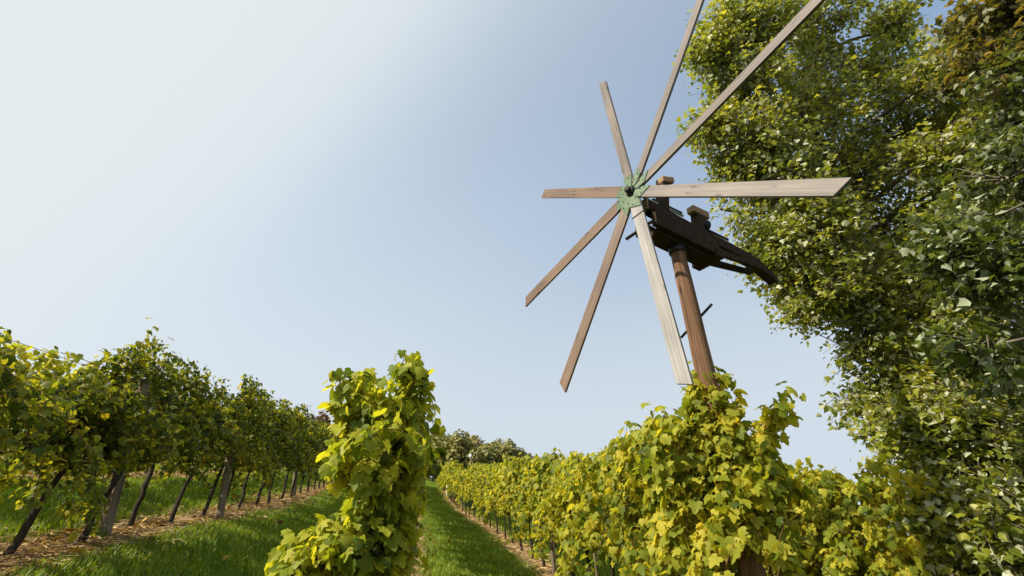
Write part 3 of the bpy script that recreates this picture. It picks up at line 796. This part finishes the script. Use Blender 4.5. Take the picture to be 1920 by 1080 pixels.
# ------------------------------------------------------------------ trees
def make_tree(name, label, cat, base, blobs, leaf, mat, seed, trunk_r, shapes, tw_len=.6, per=14, limb_r=.035, gap=-.75, group=None, top=None, silver=.5):
    """blobs: (centre, radii, number of twigs). A trunk, a limb to each blob, twigs through its volume, leaves along the twigs"""
    r = np.random.default_rng(seed)
    t = thing(name, label, cat, base, 0, group)
    base = np.array(base, float); top = np.array(top, float)
    tm, mb = MB(), MB()
    ts = np.linspace(0, 1, 14)
    axis = base + (top - base) * ts[:, None] + np.column_stack([.12 * np.sin(ts * 5 + seed), .1 * np.cos(ts * 4 + seed), 0 * ts]) * (top[2] - base[2]) * .1
    tm.tube(axis - base, trunk_r * (1.15 - ts) ** .8 + .015, 12)
    P, O, K = [], [], []
    for bi, (c, rad, n) in enumerate(blobs):
        c = np.array(c, float); rad = np.array(rad, float)
        zc = np.clip((c[2] - .35 * np.linalg.norm((c - axis[0])[:2]) - base[2]) / (top[2] - base[2]), .05, .95)
        a0 = np.array([np.interp(zc, ts, axis[:, i]) for i in range(3)])
        s = np.linspace(0, 1, 7)[:, None]
        bow = np.array([0, 0, 1.0]) * np.sin(s * math.pi) * .12 * np.linalg.norm(c - a0)
        limb = a0 + (c - a0) * s + bow + r.normal(0, .03, (7, 3)) * np.sin(s * math.pi)
        tm.tube(limb - base, np.linspace(limb_r * 1.5, limb_r * .45, 7), 7)
        u = unit(r.normal(size=(n, 3))) * (r.random(n) ** .45)[:, None]
        e = c + u * rad
        outd = unit(u * rad + (c - a0) * .25)
        mk = G_OF.get((name, bi), mat)
        for k in range(n):
            w = e[k] * 3.1 + seed            # open places between the sprays
            if math.sin(w[0] + 1.3 * math.sin(w[1])) + math.sin(w[1] * 1.1 + 1.2 * math.sin(w[2])) + math.sin(w[2] * 1.2 + w[0] * .4) < gap: continue
            d = unit(outd[k] + r.normal(0, .5, 3) + [0, 0, .15]); tl = tw_len * r.uniform(.5, 1.5)
            end = e[k] + d * tl * .45; st = c + (e[k] - c) * r.uniform(.2, .6)
            sag = np.array([0, 0, -.12 * tl]); md = (st + end) / 2 + r.normal(0, .06, 3) - sag
            tm.tube([st - base, md - base, end - base], [.008, .005, .002], 4, False)
            m_ = per if r.random() < .8 else per // 2
            q = np.sort(r.random(m_)) ** .7
            p = np.where(q[:, None] < .5, st + (md - st) * (q[:, None] * 2), md + (end - md) * (q[:, None] * 2 - 1)) + r.normal(0, .055, (m_, 3))
            P.append(p); O.append(np.tile(d, (m_, 1))); K.append(np.full(m_, mk == mat))
    P = np.vstack(P); O = np.vstack(O); n = len(P)
    N = np.array([0, 0, .6]) + O * .45 + r.normal(0, .6, (n, 3))
    flip = r.random(n) < silver * .5
    N[flip] *= -1
    M = O * .4 + np.array([0, 0, -.75]) + r.normal(0, .45, (n, 3))
    K = np.concatenate(K); tm.build('trunk', G['bark'], t)
    for sel, mk in ((K, mat), (~K, 'poplar_brown')):
        if sel.any():
            mb = MB(); leaves(mb, P[sel] - base, N[sel], M[sel], leaf * r.uniform(.45, 1.35, int(sel.sum())), shapes, r)
            o = mb.build('crown', G[mk], t)
            if mk != mat: o['label'] = 'brown turning leaves at the top of the tree'
    return t
G_OF = {}

def blob(px, py, t, rad, n): return (ray(px, py, t), rad, n)
bA = []
for px, py, t, rr, n in (
    (1400, 60, 7.4, .78, 340), (1395, 190, 7.1, .72, 340), (1350, 245, 6.8, .36, 120), (1345, 110, 7.2, .34, 110), (1350, 392, 6.3, .26, 80), (1400, 310, 6.7, .4, 140), (1440, 300, 6.8, .62, 280), (1395, 395, 6.3, .42, 150), (1480, 390, 6.4, .62, 260),
    (1475, 480, 6.1, .45, 190), (1540, 470, 6.3, .6, 250), (1530, 560, 5.9, .40, 160), (1600, 570, 6.1, .6, 260), (1620, 660, 5.8, .40, 170),
    (1690, 640, 6.0, .6, 240), (1655, 760, 5.6, .34, 140), (1740, 740, 5.4, .5, 230), (1725, 835, 4.9, .34, 170), (1800, 830, 4.7, .45, 230),
    (1790, 930, 4.3, .36, 210), (1880, 920, 4.3, .45, 230), (1840, 1030, 4.1, .42, 230), (1915, 1030, 4.1, .42, 200),
    (1530, 80, 7.8, .95, 280), (1530, 230, 7.4, .9, 280), (1600, 350, 7.2, .9, 280), (1680, 480, 7.0, .9, 250), (1640, 170, 7.8, .85, 240),
    (1700, 270, 7.4, .9, 250), (1780, 380, 7.0, .9, 240), (1790, 560, 6.6, .9, 240), (1880, 680, 6.0, .8, 230), (1440, -80, 8.0, .9, 220), (1560, -90, 8.2, 1.0, 220),
    (1660, 60, 7.9, .5, 110), (1770, 150, 6.6, .5, 150), (1750, 300, 6.2, .5, 150), (1800, 420, 5.8, .5, 150), (1810, 620, 5.4, .5, 150), (1740, 480, 6.0, .5, 150), (1800, 730, 5.1, .45, 150), (1820, 215, 7.2, .75, 190), (1890, 320, 6.6, .7, 170), (1870, 480, 6.2, .7, 180), (1890, 800, 5.2, .6, 190)):
    bA.append(blob(px, py, t, (rr, rr, rr * .95), n))
tbase = np.array([6.2, 5.1]); 
make_tree('poplar_tree', 'big silver-leaved poplar with a wide green crown right of the windmill', 'tree', (tbase[0], tbase[1], gz(*tbase)), bA, .068, 'poplar', 11, .22, POPLAR,
          top=(6.0, 5.0, 7.5), per=20)
bB = []
for px, py, t, rr, n in ((1895, 50, 5.4, .55, 190), (1865, 140, 5.2, .36, 110), (1935, 190, 5.0, .5, 130), (1900, 330, 4.6, .42, 100), (1840, 470, 4.2, .36, 80), (1900, 520, 4.0, .36, 80), (1850, 650, 3.7, .30, 60), (1880, 400, 4.4, .35, 70), (1960, 20, 5.3, .7, 160), (1990, 420, 4.3, .6, 130), (2000, 650, 4.0, .6, 120)):
    bB.append(blob(px, py, t, (rr, rr, rr), n))
bB += [((x, y, z), (.75, .75, .75), 150) for x, y, z in ((5.5, 2.1, .2), (6.1, 2.0, 1.3), (6.3, 1.5, 2.5), (6.9, 1.9, 3.2), (6.9, 1.2, 4.2), (5.3, 1.2, 1.2), (6.9, 1.9, 2.2), (7.4, 2.3, 4.2), (6.2, 1.0, .4))]
tb2 = np.array([5.3, 1.9])
G_OF.update({('poplar_tree', 0): 'poplar_brown', ('poplar_tree', 1): 'poplar_brown', ('poplar_tree', 8): 'poplar_brown'})
make_tree('poplar_tree', 'nearer poplar at the frame edge with larger leaves, turning brown at its top', 'tree', (tb2[0], tb2[1], gz(*tb2)), bB, .080, 'poplar_shaded', 13, .07, POPLAR,
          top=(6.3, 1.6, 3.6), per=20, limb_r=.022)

# woodland on the crest behind the rows
def wood_meshes(seed, h, w, n, mat, leaf=.42):
    r = np.random.default_rng(seed); mb, tm = MB(), MB()
    tm.tube([(0, 0, -.3), (.1, 0, h * .4), (0, .1, h * .8)], [.2, .14, .05], 8)
    nb = 26
    u = unit(r.normal(size=(nb, 3))) * (r.random(nb) ** .4)[:, None]
    C = u * [w * .75, w * .75, h * .34] + [0, 0, h * .58]
    for c in C: tm.tube([(0, 0, h * .3), c * [.5, .5, .75] , c], [.07, .05, .02], 5, False)
    k = r.integers(0, nb, n)
    d = unit(r.normal(size=(n, 3)))
    P = C[k] + d * (r.random(n) ** .4)[:, None] * [w * .34, w * .34, h * .17]
    leaves(mb, P, d + [0, 0, .4] + r.normal(0, .4, (n, 3)), r.normal(size=(n, 3)) + [0, 0, -.5], leaf * r.uniform(.5, 1.2, n), CLUMP, r)
    return tm.mesh('trunk', G['bark']), mb.mesh('crown', G[mat])
WOOD = [wood_meshes(501, 7.0, 2.9, 4200, 'wood_tree'), wood_meshes(502, 6.0, 3.2, 4200, 'wood_tree'), wood_meshes(503, 6.4, 2.2, 2400, 'wood_brown')]
def far_tree(px, dist, top_py, kind, label, group='trees of the wood on the crest'):
    d = ray(px, top_py, 1.0); d = d / np.hypot(d[0], d[1])
    x, y, zt = d * dist
    g = gz(x, y); h0 = (7.0, 6.0, 6.4)[kind] * .98
    s = (zt - g) / h0 * 1.16
    t = thing('woodland_tree', label, 'tree', (x, y, g), random.uniform(0, 6.28), group)
    t.scale = (max(s, .55), max(s, .55), s)
    for nm, me in zip(('trunk', 'crown'), WOOD[kind]): link(bpy.data.objects.new(nm, me), t)
for px, dist, ty, kind, lab in (
    (832, 62, 816, 0, 'dark round tree at the left end of the crest wood, behind the middle row'),
    (853, 60, 820, 1, 'olive tree second from the left in the crest wood'),
    (873, 62, 822, 0, 'broad olive-brown tree rising behind the distant white-capped post'),
    (893, 60, 824, 1, 'rounded tree in the middle of the crest wood'),
    (912, 62, 830, 0, 'dull green tree right of the middle of the crest wood'),
    (932, 60, 836, 1, 'low tree near the right end of the crest wood'),
    (950, 63, 838, 0, 'last pointed tree of the crest wood before the yellow hedge'),
    (845, 72, 812, 1, 'thin-topped green tree poking up at the back of the crest wood'),
    (812, 58, 850, 1, 'low dark tree beside the front vine at the lane end'),
    (790, 62, 812, 0, 'crest tree hidden behind the tall front vine'),
    (975, 62, 848, 1, 'crest tree sinking behind the right row leaves')):
    far_tree(px, dist, ty, kind, lab)
far_tree(186, 38, 700, 2, 'bare brownish tree showing in the gap above the left row')
far_tree(592, 60, 778, 2, 'reddish brown tree top between the left row and the front vine')
far_tree(560, 62, 790, 2, 'dull brown tree top just above the far left row')
